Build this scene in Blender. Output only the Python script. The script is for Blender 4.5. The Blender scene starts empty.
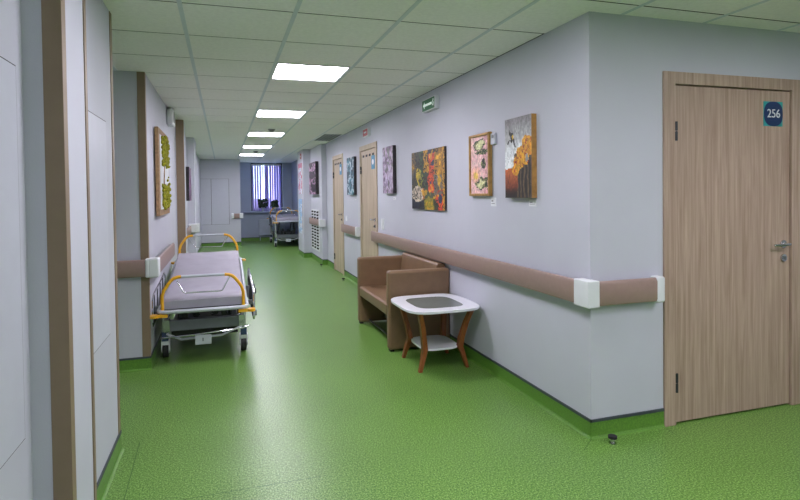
import bpy, math, random
from mathutils import Vector, Matrix
random.seed(7)
SC = bpy.context.scene
COL = SC.collection
PI = math.pi

# ------------------------------------------------------------------ camera
cam_data = bpy.data.cameras.new('camera')
cam = bpy.data.objects.new('camera', cam_data); COL.objects.link(cam)
cam_data.sensor_width = 36.0
cam_data.lens = 36.0 * 533.72 / 800.0
cam_data.shift_x = 15.25 / 800.0
cam_data.shift_y = -46.27 / 800.0
cam_data.clip_start = 0.05
yaw, pitch, roll = .29372, .019184, -.012716
f = Vector((math.sin(yaw), math.cos(yaw), 0)); r = Vector((math.cos(yaw), -math.sin(yaw), 0)); u = Vector((0, 0, 1))
f2 = f*math.cos(pitch) - u*math.sin(pitch); u2 = u*math.cos(pitch) + f*math.sin(pitch)
r3 = r*math.cos(roll) + u2*math.sin(roll); u3 = -r*math.sin(roll) + u2*math.cos(roll)
m = Matrix((r3, u3, -f2)).transposed().to_4x4(); m.translation = Vector((0, 0, 1.5))
cam.matrix_world = m
SC.camera = cam

# ------------------------------------------------------------------ view, world
SC.view_settings.view_transform = 'Standard'
SC.view_settings.look = 'None'
SC.view_settings.gamma = 1
SC.view_settings.use_curve_mapping = False
SC.view_settings.exposure = 0.36
PANEL = 26.0
world = bpy.data.worlds.new('world'); SC.world = world
world.use_nodes = True
wn = world.node_tree.nodes; wl = world.node_tree.links
wn['Background'].inputs[0].default_value = (.60, .74, 1.0, 1)
wn['Background'].inputs[1].default_value = 11.0

# ------------------------------------------------------------------ materials
def s2l(c): return tuple((v/12.92 if v <= .04045 else ((v+.055)/1.055)**2.4) for v in c)
def rgb(r_, g_, b_): return s2l((r_/255, g_/255, b_/255))
def new_mat(name):
    mt = bpy.data.materials.new(name); mt.use_nodes = True
    return mt, mt.node_tree.nodes, mt.node_tree.links, mt.node_tree.nodes['Principled BSDF']
def mat(name, c, rough=.6, metal=0, var=.06, scale=12, bump=0, bscale=60, spec=.5, coat=0, stretch=None):
    mt, n, l, b = new_mat(name)
    tc = n.new('ShaderNodeTexCoord'); nz = n.new('ShaderNodeTexNoise'); nz.inputs['Scale'].default_value = scale
    nz.inputs['Detail'].default_value = 4
    src = tc.outputs['Object']
    if stretch:
        mp = n.new('ShaderNodeMapping'); mp.inputs['Scale'].default_value = stretch
        l.new(src, mp.inputs['Vector']); src = mp.outputs['Vector']
    l.new(src, nz.inputs['Vector'])
    rp = n.new('ShaderNodeValToRGB')
    rp.color_ramp.elements[0].position = .3; rp.color_ramp.elements[1].position = .7
    rp.color_ramp.elements[0].color = (*[v*(1-var) for v in c], 1)
    rp.color_ramp.elements[1].color = (*[min(1, v*(1+var)) for v in c], 1)
    l.new(nz.outputs['Fac'], rp.inputs['Fac']); l.new(rp.outputs['Color'], b.inputs['Base Color'])
    b.inputs['Roughness'].default_value = rough; b.inputs['Metallic'].default_value = metal
    b.inputs['Specular IOR Level'].default_value = spec
    b.inputs['Coat Weight'].default_value = coat
    if bump:
        n2 = n.new('ShaderNodeTexNoise'); n2.inputs['Scale'].default_value = bscale
        l.new(tc.outputs['Object'], n2.inputs['Vector'])
        bp = n.new('ShaderNodeBump'); bp.inputs['Strength'].default_value = bump; bp.inputs['Distance'].default_value = .01
        l.new(n2.outputs['Fac'], bp.inputs['Height']); l.new(bp.outputs['Normal'], b.inputs['Normal'])
    return mt
def emit_mat(name, c, s):
    mt, n, l, b = new_mat(name)
    b.inputs['Base Color'].default_value = (*c, 1)
    b.inputs['Emission Color'].default_value = (*c, 1); b.inputs['Emission Strength'].default_value = s
    return mt
def floor_mat():
    mt, n, l, b = new_mat('green_vinyl')
    tc = n.new('ShaderNodeTexCoord')
    a = n.new('ShaderNodeTexNoise'); a.inputs['Scale'].default_value = 115; a.inputs['Detail'].default_value = 3; a.inputs['Roughness'].default_value = .7
    c = n.new('ShaderNodeTexNoise'); c.inputs['Scale'].default_value = 1.3; c.inputs['Detail'].default_value = 2
    l.new(tc.outputs['Object'], a.inputs['Vector']); l.new(tc.outputs['Object'], c.inputs['Vector'])
    rp = n.new('ShaderNodeValToRGB'); e = rp.color_ramp.elements
    e[0].position = .40; e[0].color = (*FL0, 1); e[1].position = .62; e[1].color = (*FL2, 1)
    k = e.new(.5); k.color = (*FL1, 1)
    l.new(a.outputs['Fac'], rp.inputs['Fac'])
    mx = n.new('ShaderNodeMix'); mx.data_type = 'RGBA'; mx.blend_type = 'MULTIPLY'; mx.inputs['Factor'].default_value = .25
    l.new(rp.outputs['Color'], mx.inputs['A']); l.new(c.outputs['Fac'], mx.inputs['B'])
    l.new(mx.outputs['Result'], b.inputs['Base Color'])
    b.inputs['Roughness'].default_value = .33; b.inputs['Specular IOR Level'].default_value = .40
    bp = n.new('ShaderNodeBump'); bp.inputs['Strength'].default_value = .05; bp.inputs['Distance'].default_value = .002
    l.new(a.outputs['Fac'], bp.inputs['Height']); l.new(bp.outputs['Normal'], b.inputs['Normal'])
    return mt
FL0, FL1, FL2 = (.05, .15, .014), (.13, .30, .04), (.34, .55, .17)
def wood_mat(name, c0, c1, st=(28, 28, 1.2), rough=.5):
    mt, n, l, b = new_mat(name)
    tc = n.new('ShaderNodeTexCoord'); mp = n.new('ShaderNodeMapping'); mp.inputs['Scale'].default_value = st
    l.new(tc.outputs['Object'], mp.inputs['Vector'])
    a = n.new('ShaderNodeTexNoise'); a.inputs['Scale'].default_value = 1; a.inputs['Detail'].default_value = 6; a.inputs['Roughness'].default_value = .65
    a.inputs['Distortion'].default_value = .4
    l.new(mp.outputs['Vector'], a.inputs['Vector'])
    rp = n.new('ShaderNodeValToRGB'); e = rp.color_ramp.elements
    e[0].position = .32; e[0].color = (*c0, 1); e[1].position = .68; e[1].color = (*c1, 1)
    l.new(a.outputs['Fac'], rp.inputs['Fac']); l.new(rp.outputs['Color'], b.inputs['Base Color'])
    b.inputs['Roughness'].default_value = rough
    return mt
def paint_mat():
    mt, n, l, b = new_mat('oil_paint')
    at = n.new('ShaderNodeAttribute'); at.attribute_name = 'paint'
    nz = n.new('ShaderNodeTexNoise'); nz.inputs['Scale'].default_value = 80
    bp = n.new('ShaderNodeBump'); bp.inputs['Strength'].default_value = .3; bp.inputs['Distance'].default_value = .003
    l.new(nz.outputs['Fac'], bp.inputs['Height']); l.new(bp.outputs['Normal'], b.inputs['Normal'])
    l.new(at.outputs['Color'], b.inputs['Base Color']); b.inputs['Roughness'].default_value = .5
    return mt
M = dict(
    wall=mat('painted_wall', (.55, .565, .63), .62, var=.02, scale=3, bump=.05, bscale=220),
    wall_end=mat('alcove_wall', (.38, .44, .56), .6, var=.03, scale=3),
    floor=floor_mat(),
    cove=mat('coved_vinyl', (.11, .26, .035), .4, var=.22, scale=110),
    ceil=mat('ceiling_tile', (.90, .88, .88), .9, var=.04, scale=40, bump=.15, bscale=300),
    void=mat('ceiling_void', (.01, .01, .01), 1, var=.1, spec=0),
    tbar=mat('grid_bar', (.64, .68, .74), .5, var=.03),
    strip=mat('dark_skirting_strip', (.05, .065, .075), .5),
    guard=mat('brown_corner_guard', rgb(136, 118, 96), .5, var=.05),
    rail=mat('brown_rail_cover', rgb(150, 127, 117), .42, var=.04, scale=30),
    cap=mat('white_plastic', (.74, .77, .78), .35, var=.02),
    grey=mat('grey_bracket', (.2, .21, .22), .5),
    white=mat('white_panel', (.56, .58, .65), .45, var=.02),
    seam=mat('dark_seam', (.06, .06, .07), .8),
    wood=wood_mat('light_oak_laminate', rgb(152, 128, 110), rgb(190, 168, 150), (45, 45, 1.5)),
    woodp=wood_mat('pale_oak_laminate', rgb(168, 150, 126), rgb(200, 184, 160), (18, 18, 1.2)),
    beam=mat('beam_grey', (.16, .18, .19), .4),
    steel=mat('brushed_steel', (.55, .56, .58), .25, metal=1, var=.05),
    chrome=mat('chrome_tube', (.7, .72, .75), .18, metal=1, var=.03),
    greytube=mat('grey_enamel_tube', (.52, .56, .60), .35, var=.03),
    black=mat('black_rubber', (.015, .015, .017), .6, var=.2),
    darkm=mat('dark_metal', (.035, .04, .045), .4, metal=.3, var=.2),
    blue=mat('navy_sleeve', (.03, .06, .13), .4),
    yellow=mat('yellow_enamel', (.80, .42, .02), .3, var=.03),
    mattress=mat('mattress_cover', (.34, .33, .385), .6, var=.05, scale=8, bump=.2, bscale=7),
    sofa=mat('tan_leatherette', rgb(128, 102, 76), .42, var=.06, scale=14, bump=.08, bscale=120),
    tablew=mat('white_lacquer', (.82, .84, .88), .22, var=.02),
    glass_t=mat('smoked_glass', (.17, .20, .18), .12, var=.05),
    legw=wood_mat('reddish_wood', rgb(112, 58, 26), rgb(158, 92, 46), (30, 30, 4), .4),
    gold=mat('gilt_frame', rgb(176, 138, 78), .4, metal=.3, var=.25, scale=25),
    canvas=mat('canvas_edge', rgb(176, 132, 72), .7, var=.2, scale=30),
    darkedge=mat('dark_canvas_edge', (.04, .035, .04), .7, var=.2),
    green=mat('sign_green', (.006, .12, .04), .4), red=mat('sign_red', (.42, .02, .04), .4),
    navy=mat('sign_navy', (.008, .03, .11), .35), teal=mat('sign_teal', (.03, .35, .33), .35),
    signw=mat('sign_white', (.82, .84, .86), .4, var=.01), signblue=mat('sign_blue', (.02, .22, .40), .4),
    paper=mat('paper', (.75, .77, .80), .6, var=.02),
    ink=mat('grey_ink', (.12, .12, .13), .7),
    leaf=mat('leaves', (.02, .045, .02), .5, var=.4, scale=30),
    flower=mat('yellow_moss', rgb(150, 150, 20), .7, var=.5, scale=60),
    bark=mat('bark_wood', rgb(158, 126, 92), .7, var=.3, scale=30),
    pot=mat('flower_pot', (.40, .46, .56), .5),
    wframe=mat('dark_window_frame', (.012, .014, .022), .4),
    sill=mat('window_sill', (.36, .42, .55), .35),
    radiator=mat('radiator_enamel', (.42, .48, .58), .4),
    paint=paint_mat(),
    brick=mat('pink_facade', (.20, .13, .20), .9, var=.25, scale=1.2),
    lamp=emit_mat('lamp_diffuser', (1.0, .93, 1.08), PANEL),
    exitlit=emit_mat('exit_pictogram', (.8, .95, .85), .25),
)
def blind_mat(nm, tc_):
    mt, n, l, b = new_mat(nm)
    b.inputs['Base Color'].default_value = (.62, .60, .85, 1); b.inputs['Roughness'].default_value = .8
    tr = n.new('ShaderNodeBsdfTranslucent'); tr.inputs['Color'].default_value = (*tc_, 1)
    mx = n.new('ShaderNodeMixShader'); mx.inputs[0].default_value = .5
    l.new(b.outputs[0], mx.inputs[1]); l.new(tr.outputs[0], mx.inputs[2])
    l.new(mx.outputs[0], n['Material Output'].inputs['Surface'])
    return mt
M['blind'] = blind_mat('blind_fabric', (.19, .13, .34))
M['blind_blue'] = blind_mat('blind_fabric_blue', (.12, .13, .36))
def glass_mat():
    mt, n, l, b = new_mat('window_glass')
    tr = n.new('ShaderNodeBsdfTransparent'); gl = n.new('ShaderNodeBsdfGlossy'); gl.inputs['Roughness'].default_value = .03
    mx = n.new('ShaderNodeMixShader'); mx.inputs[0].default_value = .08
    l.new(tr.outputs[0], mx.inputs[1]); l.new(gl.outputs[0], mx.inputs[2])
    l.new(mx.outputs[0], n['Material Output'].inputs['Surface'])
    return mt
M['pane'] = glass_mat()

# ------------------------------------------------------------------ mesh builder
class MB:
    def __init__(s): s.v = []; s.f = []; s.mi = []
    def add(s, vs, fs, mi=0):
        o = len(s.v); s.v += [tuple(p) for p in vs]; s.f += [tuple(i+o for i in fc) for fc in fs]; s.mi += [mi]*len(fs); return s
    def box(s, x0, x1, y0, y1, z0, z1, mi=0):
        x0, x1 = sorted((x0, x1)); y0, y1 = sorted((y0, y1)); z0, z1 = sorted((z0, z1))
        vs = [(x0,y0,z0),(x1,y0,z0),(x1,y1,z0),(x0,y1,z0),(x0,y0,z1),(x1,y0,z1),(x1,y1,z1),(x0,y1,z1)]
        return s.add(vs, [(0,3,2,1),(4,5,6,7),(0,1,5,4),(1,2,6,5),(2,3,7,6),(3,0,4,7)], mi)
    def tube(s, pts, rad, n=10, closed=False, mi=0):
        pts = [Vector(p) for p in pts]; N = len(pts); rings = []
        up = None
        for i, p in enumerate(pts):
            if closed: t = (pts[(i+1) % N] - pts[i-1])
            elif i == 0: t = pts[1]-pts[0]
            elif i == N-1: t = pts[-1]-pts[-2]
            else: t = (pts[i+1]-p).normalized() + (p-pts[i-1]).normalized()
            t.normalize()
            if up is None: up = Vector((0, 0, 1)) if abs(t.z) < .9 else Vector((1, 0, 0))
            a = t.cross(up)
            if a.length < 1e-4: a = t.cross(Vector((0, 1, 0)))
            a.normalize(); b_ = a.cross(t).normalized(); up = b_
            rr = rad[i] if isinstance(rad, (list, tuple)) else rad
            rings.append([p + (a*math.cos(k*2*PI/n) + b_*math.sin(k*2*PI/n))*rr for k in range(n)])
        vs = [q for rg in rings for q in rg]; fs = []
        for i in range(N if closed else N-1):
            j = (i+1) % N
            for k in range(n): fs.append((i*n+k, i*n+(k+1) % n, j*n+(k+1) % n, j*n+k))
        if not closed: fs += [tuple(range(n-1, -1, -1)), tuple((N-1)*n+k for k in range(n))]
        return s.add(vs, fs, mi)
    def cyl(s, p0, p1, rad, n=20, mi=0): return s.tube([p0, p1], rad, n, mi=mi)
    def prism(s, poly, axis, a0, a1, mi=0):
        def P(q, a):
            return (a, q[0], q[1]) if axis == 'x' else (q[0], a, q[1]) if axis == 'y' else (q[0], q[1], a)
        n = len(poly); vs = [P(q, a0) for q in poly] + [P(q, a1) for q in poly]
        fs = [tuple(range(n-1, -1, -1)), tuple(range(n, 2*n))] + [(i, (i+1) % n, n+(i+1) % n, n+i) for i in range(n)]
        return s.add(vs, fs, mi)
    def ball(s, c, rx, ry=None, rz=None, n=10, mi=0):
        ry = ry or rx; rz = rz or rx; vs = []; fs = []; h = n//2+1
        for i in range(1, h):
            a = PI*i/h
            for k in range(n): b_ = 2*PI*k/n; vs.append((c[0]+rx*math.sin(a)*math.cos(b_), c[1]+ry*math.sin(a)*math.sin(b_), c[2]+rz*math.cos(a)))
        vs += [(c[0], c[1], c[2]+rz), (c[0], c[1], c[2]-rz)]; T = len(vs)-2
        for i in range(h-2):
            for k in range(n): fs.append((i*n+k, (i+1)*n+k, (i+1)*n+(k+1) % n, i*n+(k+1) % n))
        for k in range(n): fs.append((T, k, (k+1) % n)); fs.append((T+1, (h-2)*n+(k+1) % n, (h-2)*n+k))
        return s.add(vs, fs, mi)
    def build(s, name, mt, parent=None, bevel=0, smooth=False, seg=3, subsurf=0):
        me = bpy.data.meshes.new(name); me.from_pydata(s.v, [], s.f); me.validate()
        for x in (mt if isinstance(mt, (list, tuple)) else [mt]): me.materials.append(x)
        if len(me.polygons) == len(s.mi): me.polygons.foreach_set('material_index', s.mi)
        import bmesh
        bm = bmesh.new(); bm.from_mesh(me); bmesh.ops.recalc_face_normals(bm, faces=bm.faces); bm.to_mesh(me); bm.free()
        if smooth:
            me.polygons.foreach_set('use_smooth', [True]*len(me.polygons))
            me.set_sharp_from_angle(angle=math.radians(40))
        me.update()
        o = bpy.data.objects.new(name, me); COL.objects.link(o)
        if parent is not None: o.parent = parent
        if bevel:
            b_ = o.modifiers.new('bevel', 'BEVEL'); b_.width = bevel; b_.segments = seg; b_.limit_method = 'ANGLE'; b_.angle_limit = math.radians(35)
            me.polygons.foreach_set('use_smooth', [True]*len(me.polygons))
            b_.harden_normals = True
        if subsurf:
            q = o.modifiers.new('sub', 'SUBSURF'); q.levels = subsurf; q.render_levels = subsurf
        return o
def tag(o, label=None, cat=None, group=None, kind=None):
    if label: o['label'] = label
    if cat: o['category'] = cat
    if group: o['group'] = group
    if kind: o['kind'] = kind
    return o
def thing(name, loc, label, cat, group=None, rz=0, kind=None):
    o = bpy.data.objects.new(name, None); COL.objects.link(o); o.location = loc; o.rotation_euler = (0, 0, rz)
    o.empty_display_size = .1
    return tag(o, label, cat, group, kind)
def dup(root, loc, rz=None, label=None, group=None):
    def cp(o, par):
        c = o.copy(); COL.objects.link(c)
        if par is not None: c.parent = par
        for ch in list(o.children): cp(ch, c)
        return c
    c = cp(root, None); c.location = loc
    if rz is not None: c.rotation_euler = (0, 0, rz)
    if label: c['label'] = label
    if group: c['group'] = group
    return c
def text_mesh(body, size, mt, parent, name, loc, rot=(PI/2, 0, 0), depth=.001, bold=0):
    cu = bpy.data.curves.new(name, 'FONT'); cu.body = body; cu.size = size; cu.extrude = depth; cu.offset = bold
    cu.align_x = 'CENTER'; cu.align_y = 'CENTER'
    t = bpy.data.objects.new(name + '_curve', cu); COL.objects.link(t)
    dg = bpy.context.evaluated_depsgraph_get(); me = bpy.data.meshes.new_from_object(t.evaluated_get(dg))
    bpy.data.objects.remove(t); me.materials.clear(); me.materials.append(mt)
    o = bpy.data.objects.new(name, me); COL.objects.link(o); o.parent = parent; o.location = loc; o.rotation_euler = rot
    return o

# ------------------------------------------------------------------ the shell
H = 2.57
XR, YC = 2.106, 2.709
XL, XL2 = -.61, -.63
def struct(name, mb, mt, label, cat, parent=None, **k):
    o = mb.build(name, mt, parent, **k)
    return tag(o, label, cat, kind='structure') if parent is None else o

struct('floor', MB().box(-2.3, 6.2, -3.2, 18.2, -.1, 0), M['floor'], 'glossy speckled green vinyl corridor floor', 'floor')

GX0, GPX = .425, .638
GY0, GPY = 3.17, .62
LIGHTS = [(0, k) for k in (-9, 2, 6, 10, 14, 18)] + [(4, -4), (3, -6), (0, -2)]
VENT = [(2, 10), (2, 11)]
cb = MB()
for i in range(-5, 9):
    for j in range(-11, 25):
        if (i, j) in LIGHTS or (i, j) in VENT: continue
        x0 = GX0 + i*GPX; y0 = GY0 + j*GPY
        if j < 0 or (x0 < 2.4):
            x1 = x0 + GPX; 
            if i == 2 and j >= 0: x1 = XR-.006 if j < 16 else 2.29
            if x0 > 1.8 and j >= 0: continue
            cb.box(x0+.004, x1-.003, y0+.008, y0+GPY-.006, H, H+.018)
cb.box(2.45, 6.2, GY0-.45+0, 3.4, H, H+.018)
ceiling = struct('ceiling', cb, M['ceil'], 'suspended ceiling of pale square tiles', 'ceiling')
struct('trim_1', MB().box(-2.9, 6.4, -3.9, 18.4, H+.13, H+.2), M['void'], 'dark slab above the suspended tiles', 'ceiling')
tb = MB()
for i in range(-2, 9):
    x = GX0 + i*GPX
    y1 = 18.1 if x < 2.1 else YC
    tb.box(x-.013, x+.013, -3.1, y1, H-.003, H+.004)
struct('trim_2', tb, M['tbar'], 'long grey bars of the ceiling grid', 'ceiling grid')
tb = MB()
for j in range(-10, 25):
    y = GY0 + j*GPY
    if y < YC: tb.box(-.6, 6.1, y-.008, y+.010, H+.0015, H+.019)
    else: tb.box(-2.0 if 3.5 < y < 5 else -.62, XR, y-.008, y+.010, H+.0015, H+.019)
struct('trim_3', tb, M['void'], 'dark strips standing in for the shade in the ceiling cross gaps', 'ceiling grid')  # gap shade painted as flush black strips between the tile rows

# right wall with two door openings, corner block, door wall with its opening
D1 = (7.305, 8.29); D2 = (9.555, 10.48); DTOP = 2.245
TH = .12
w = MB()
ys = [YC, D1[0], D1[1], D2[0], D2[1], 11.2]
for a, b in ((ys[0], ys[1]), (ys[2], ys[3]), (ys[4], ys[5])): w.box(XR, XR+TH, a, b, 0, H)
for a, b in (D1, D2): w.box(XR, XR+TH, a, b, DTOP, H)
w.box(XR+TH, XR+TH+.2, YC+TH, 11.2, 0, H)
struct('wall_right', w, M['wall'], 'long white corridor wall hung with paintings', 'wall')
w = MB()
DX = (2.648, 3.826)
w.box(XR+TH, DX[0], YC, YC+TH, 0, H); w.box(DX[1], 6.2, YC, YC+TH, 0, H); w.box(DX[0], DX[1], YC, YC+TH, DTOP, H)
w.box(XR+TH, 6.2, YC+TH, YC+TH+.2, 0, H)
struct('wall_door_side', w, M['wall'], 'white wall around the door numbered 256', 'wall')
struct('wall_right_recess', MB().box(2.0, 2.306, 11.2, 12.66, 0, H), M['wall'], 'white wall section with the slotted grille', 'wall')
struct('wall_right_pillar', MB().box(1.82, 2.306, 12.66, 13.62, 0, H), M['wall'], 'white pillar with notices on its side', 'wall')
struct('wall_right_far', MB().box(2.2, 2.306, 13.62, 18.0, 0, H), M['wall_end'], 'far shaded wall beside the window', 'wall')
struct('wall_left_near', MB().box(-2.3, XL, 2.2, 3.46, 0, H).box(-2.3, -.637, -3.2, 2.2, 0, H), M['wall'], 'nearest white wall along the left edge', 'wall')
struct('wall_left', MB().box(-2.3, XL2, 5.0, 16.5, 0, H), M['wall'], 'white wall behind the hospital trolley', 'wall')
struct('wall_left_recess', MB().box(-2.3, -2.1, 3.46, 5.0, 0, H), M['wall'], 'wall at the back of the left recess', 'wall')
struct('wall_pilaster_near', MB().box(XL, -.52, 2.07, 2.41, 0, H).box(-.637, XL, 2.07, 2.2, 0, H), M['wall'], 'shallow white pilaster nearest the camera', 'wall')
struct('wall_pilaster_middle', MB().box(XL2, -.52, 8.0, 8.35, 0, H), M['wall'], 'shallow pilaster behind the trolley', 'wall')
struct('wall_pilaster_far', MB().box(XL2, -.5, 10.4, 11.15, 0, H), M['wall'], 'shallow pilaster beyond the trolley', 'wall')
struct('wall_end', MB().box(-2.3, .49, 16.5, 18.2, 0, H), M['wall'], 'white end wall with two panel outlines', 'wall')
WX = (.88, 1.90); WZ = (.98, 2.555); WY = 18.0
w = MB().box(.49, WX[0], WY, WY+.2, 0, H).box(WX[1], 2.306, WY, WY+.2, 0, H).box(WX[0], WX[1], WY, WY+.2, 0, WZ[0]).box(WX[0], WX[1], WY, WY+.2, WZ[1], H)
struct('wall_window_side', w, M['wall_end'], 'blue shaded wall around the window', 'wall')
struct('wall_back', MB().box(-2.3, 6.2, -3.4, -3.2, 0, H), M['wall'], 'wall behind the viewer', 'wall')
struct('wall_right_end', MB().box(6.2, 6.4, -3.4, 3.0, 0, H), M['wall'], 'wall at the end of the right corridor', 'wall')

# coved vinyl skirting (part of the floor sheet turned up the wall) with a dark cap strip
nb = [0]
def skirting(side, axis, plane, sgn, a0, a1):
    """axis 'x': wall plane x=plane, open side direction sgn; runs from a0 to a1."""
    prof = [(0, 0), (.022, 0), (.012, .006), (.006, .016), (.005, .1), (0, .1)]
    cap = [(0, .1), (.008, .1), (.008, .117), (0, .117)]
    q = lambda pr: [(plane+sgn*p[0], p[1]) for p in pr]
    mb = MB(); mc = MB()
    if axis == 'x':
        for pr, mm in ((prof, mb), (cap, mc)):
            mm.prism(q(pr), 'y', a0, a1)
    else:
        for pr, mm in ((prof, mb), (cap, mc)):
            mm.prism([(plane+sgn*p[0], p[1]) for p in pr], 'x', a0, a1)
    o = tag(mb.build('baseboard_' + side, M['cove']), 'green coved skirting of the ' + side.replace('_', ' ') + ' wall', 'skirting', kind='structure')
    mc.build('cap_strip', M['strip'], o)
skirting('right', 'x', XR, -1, YC-.008, D1[0])
skirting('right_between_doors', 'x', XR, -1, D1[1], D2[0])
skirting('right_beyond_doors', 'x', XR, -1, D2[1], 11.2)
skirting('door_side', 'y', YC, -1, XR-.008, DX[0])
skirting('door_side_right', 'y', YC, -1, DX[1], 6.2)
skirting('left_near', 'x', XL, 1, 2.41, 3.468)
skirting('left_recess', 'y', 5.0, -1, -2.1, XL2+.008)
skirting('left', 'x', XL2, 1, 4.992, 8.0)
skirting('left_beyond', 'x', XL2, 1, 8.35, 10.4)
skirting('left_far', 'x', XL2, 1, 11.15, 16.5)
skirting('end', 'y', 16.5, -1, XL2, .498)
skirting('end_return', 'x', .49, 1, 16.492, 18.0)
skirting('window_side', 'y', WY, -1, .49, 2.2)
skirting('right_far', 'x', 2.2, -1, 13.62, 18.0)
skirting('pillar', 'x', 1.82, -1, 12.652, 13.62)
skirting('pillar_face', 'y', 12.66, -1, 1.812, 2.0)
skirting('right_recess', 'x', 2.0, -1, 11.192, 12.66)
skirting('right_recess_face', 'y', 11.2, -1, 1.992, XR)

# brown corner guards
def guard(n, x, y, sx, label, wf=.062, wsd=.05, z0=0):
    """corner at (x, y); front leg on the face towards the camera, side leg on the corridor face"""
    t = .004
    mb = MB()
    pr = [(x+sx*t, y-t), (x-sx*wf, y-t), (x-sx*wf, y), (x, y), (x, y+wsd), (x+sx*t, y+wsd)]
    mb.prism(pr, 'z', z0, H-.002)
    tag(mb.build('trim_%d' % n, M['guard'], bevel=.0015), label, 'corner guard', kind='structure')
guard(4, -.52, 2.07, 1, 'wide brown corner guard nearest the camera', .056, .045)
guard(5, XL2, 5.0, 1, 'brown corner guard beside the left recess', .06, .05)
guard(6, -.52, 8.0, 1, 'brown corner guard behind the trolley', .10, .05)
tag(MB().prism([(-.516, 2.38), (-.516, 2.414), (-.56, 2.414), (-.56, 2.41), (-.52, 2.41), (-.52, 2.38)], 'z', 0, H-.002).build('trim_7', M['guard']), 'thin brown edge on the far side of the nearest pilaster', 'corner guard', kind='structure')
tag(MB().prism([(XL+.004, 3.41), (XL+.004, 3.464), (XL-.05, 3.464), (XL-.05, 3.46), (XL, 3.46), (XL, 3.41)], 'z', 0, H-.002).build('trim_8', M['guard']), 'brown corner guard at the end of the near left wall', 'corner guard', kind='structure')

# floor weld seams
sm = MB()
def seam(a, b, wd=.004):
    a = Vector((*a, 0)); b = Vector((*b, 0)); n_ = (b-a).cross(Vector((0, 0, 1))).normalized()*wd/2; zz = Vector((0, 0, .0006))
    sm.add([a-n_+zz, a+n_+zz, b+n_+zz, b-n_+zz], [(0, 1, 2, 3)])
seam((-.48, 2.3), (-.515, 3.55)); seam((-.5, 2.79), (.5, 2.794)); seam((1.97, 2.60), (2.1, 2.70)); seam((2.644, 2.69), (2.626, 2.58))
tag(sm.build('trim_9', mat('weld_seam', (.04, .12, .02), .5)), 'thin dark weld seams in the green vinyl', 'floor seam', kind='structure')

# ------------------------------------------------------------------ doors
def door(n, loc, rz, W, TOP, fw, label, wood, hx=None, slots=False, number=None, lead_off=0):
    """local x to the right along the wall, wall plane y=0, viewer at -y"""
    d = thing('door_%d' % n, loc, label, 'door', rz=rz, kind='structure')
    fr = MB()
    y0 = -.014
    poly = lambda a, b, c, e, m_: m_.box(a, b, y0, .1, c, e)
    poly(.001, fw-.004, 0, TOP-.001, fr); poly(W-fw+.004, W-.001, 0, TOP-.001, fr); poly(fw-.004, W-fw+.004, TOP-.08+.004, TOP-.001, fr)
    fr.build('frame', wood, d, bevel=.002)
    lx0, lx1, lt = fw, W-fw, TOP-.08
    lf = MB().box(lx0+.002, lx1-.002, .0, .04, .012, lt-.004)
    lf.build('door_leaf', wood, d, bevel=.0015)
    # dark rebate behind the gap
    MB().box(fw-.003, fw+.001, .045, .09, 0, lt).box(lx1-.001, lx1+.003, .045, .09, 0, lt).box(fw-.003, lx1+.003, .045, .09, lt-.001, lt+.003).box(fw, lx1, .045, .05, 0, lt).build('door_rebate', M['seam'], d)
    for z in (1.87, .27):
        h = MB().cyl((fw, -.012, z-.06), (fw, -.012, z-.003), .010, 10).cyl((fw, -.012, z+.003), (fw, -.012, z+.06), .010, 10).box(fw-.004, fw+.016, -.003, .0, z-.05, z+.05)
        h.build('hinge', M['darkm'], d, smooth=True)
    hx = hx if hx is not None else lx1-.07
    hz = 1.12
    r_ = MB().cyl((hx, 0, hz), (hx, -.010, hz), .026, 20).cyl((hx, -.01, hz), (hx, -.045, hz), .010, 12)
    ho = r_.build('door_handle', M['steel'], d, smooth=True)
    MB().tube([(hx+.008, -.045, hz), (hx-.03, -.05, hz), (hx-.10, -.048, hz-.002), (hx-.125, -.036, hz-.003)], [.010, .010, .009, .007], 10).build('lever', M['steel'], ho, smooth=True)
    MB().cyl((hx, 0, hz-.095), (hx, -.012, hz-.095), .025, 20).box(hx-.004, hx+.004, -.028, -.012, hz-.107, hz-.083).build('lock_rose', M['steel'], d, smooth=True)
    if slots:
        for k in range(4):
            x = lx0 + .14 + k*(lx1-lx0-.28)/3
            MB().cyl((x-.035, -.0015, lt-.085), (x-.035, .001, lt-.085), .018, 14).cyl((x+.035, -.0015, lt-.085), (x+.035, .001, lt-.085), .018, 14).box(x-.035, x+.035, -.0015, .001, lt-.103, lt-.067).build('vent_slot', M['seam'], d)
    return d
d = door(1, (DX[0], YC, 0), 0, DX[1]-DX[0], DTOP, .094, 'light oak door with the blue 256 sign', M['wood'], hx=3.668-DX[0])
sx0, sx1, sz0, sz1 = 3.490-DX[0], 3.660-DX[0], 1.922, 2.088
sg = MB().box(sx0, sx1, -.004, 0, sz0, sz1).build('number_sign', M['teal'], d)
cx, cz, rr = (sx0+sx1)/2, (sz0+sz1)/2, .0845
pts = []
for k in range(40):
    a = 2*PI*k/40; e_ = .82
    x_ = cx + rr*math.copysign(abs(math.cos(a))**e_, math.cos(a)); z_ = cz + .083*math.copysign(abs(math.sin(a))**e_, math.sin(a))
    pts.append((x_, z_))
MB().prism(pts, 'y', -.0055, -.004).build('sign_disc', M['navy'], sg)
text_mesh('256', .080, M['signw'], sg, 'sign_numerals', (cx, -.0068, cz))
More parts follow.
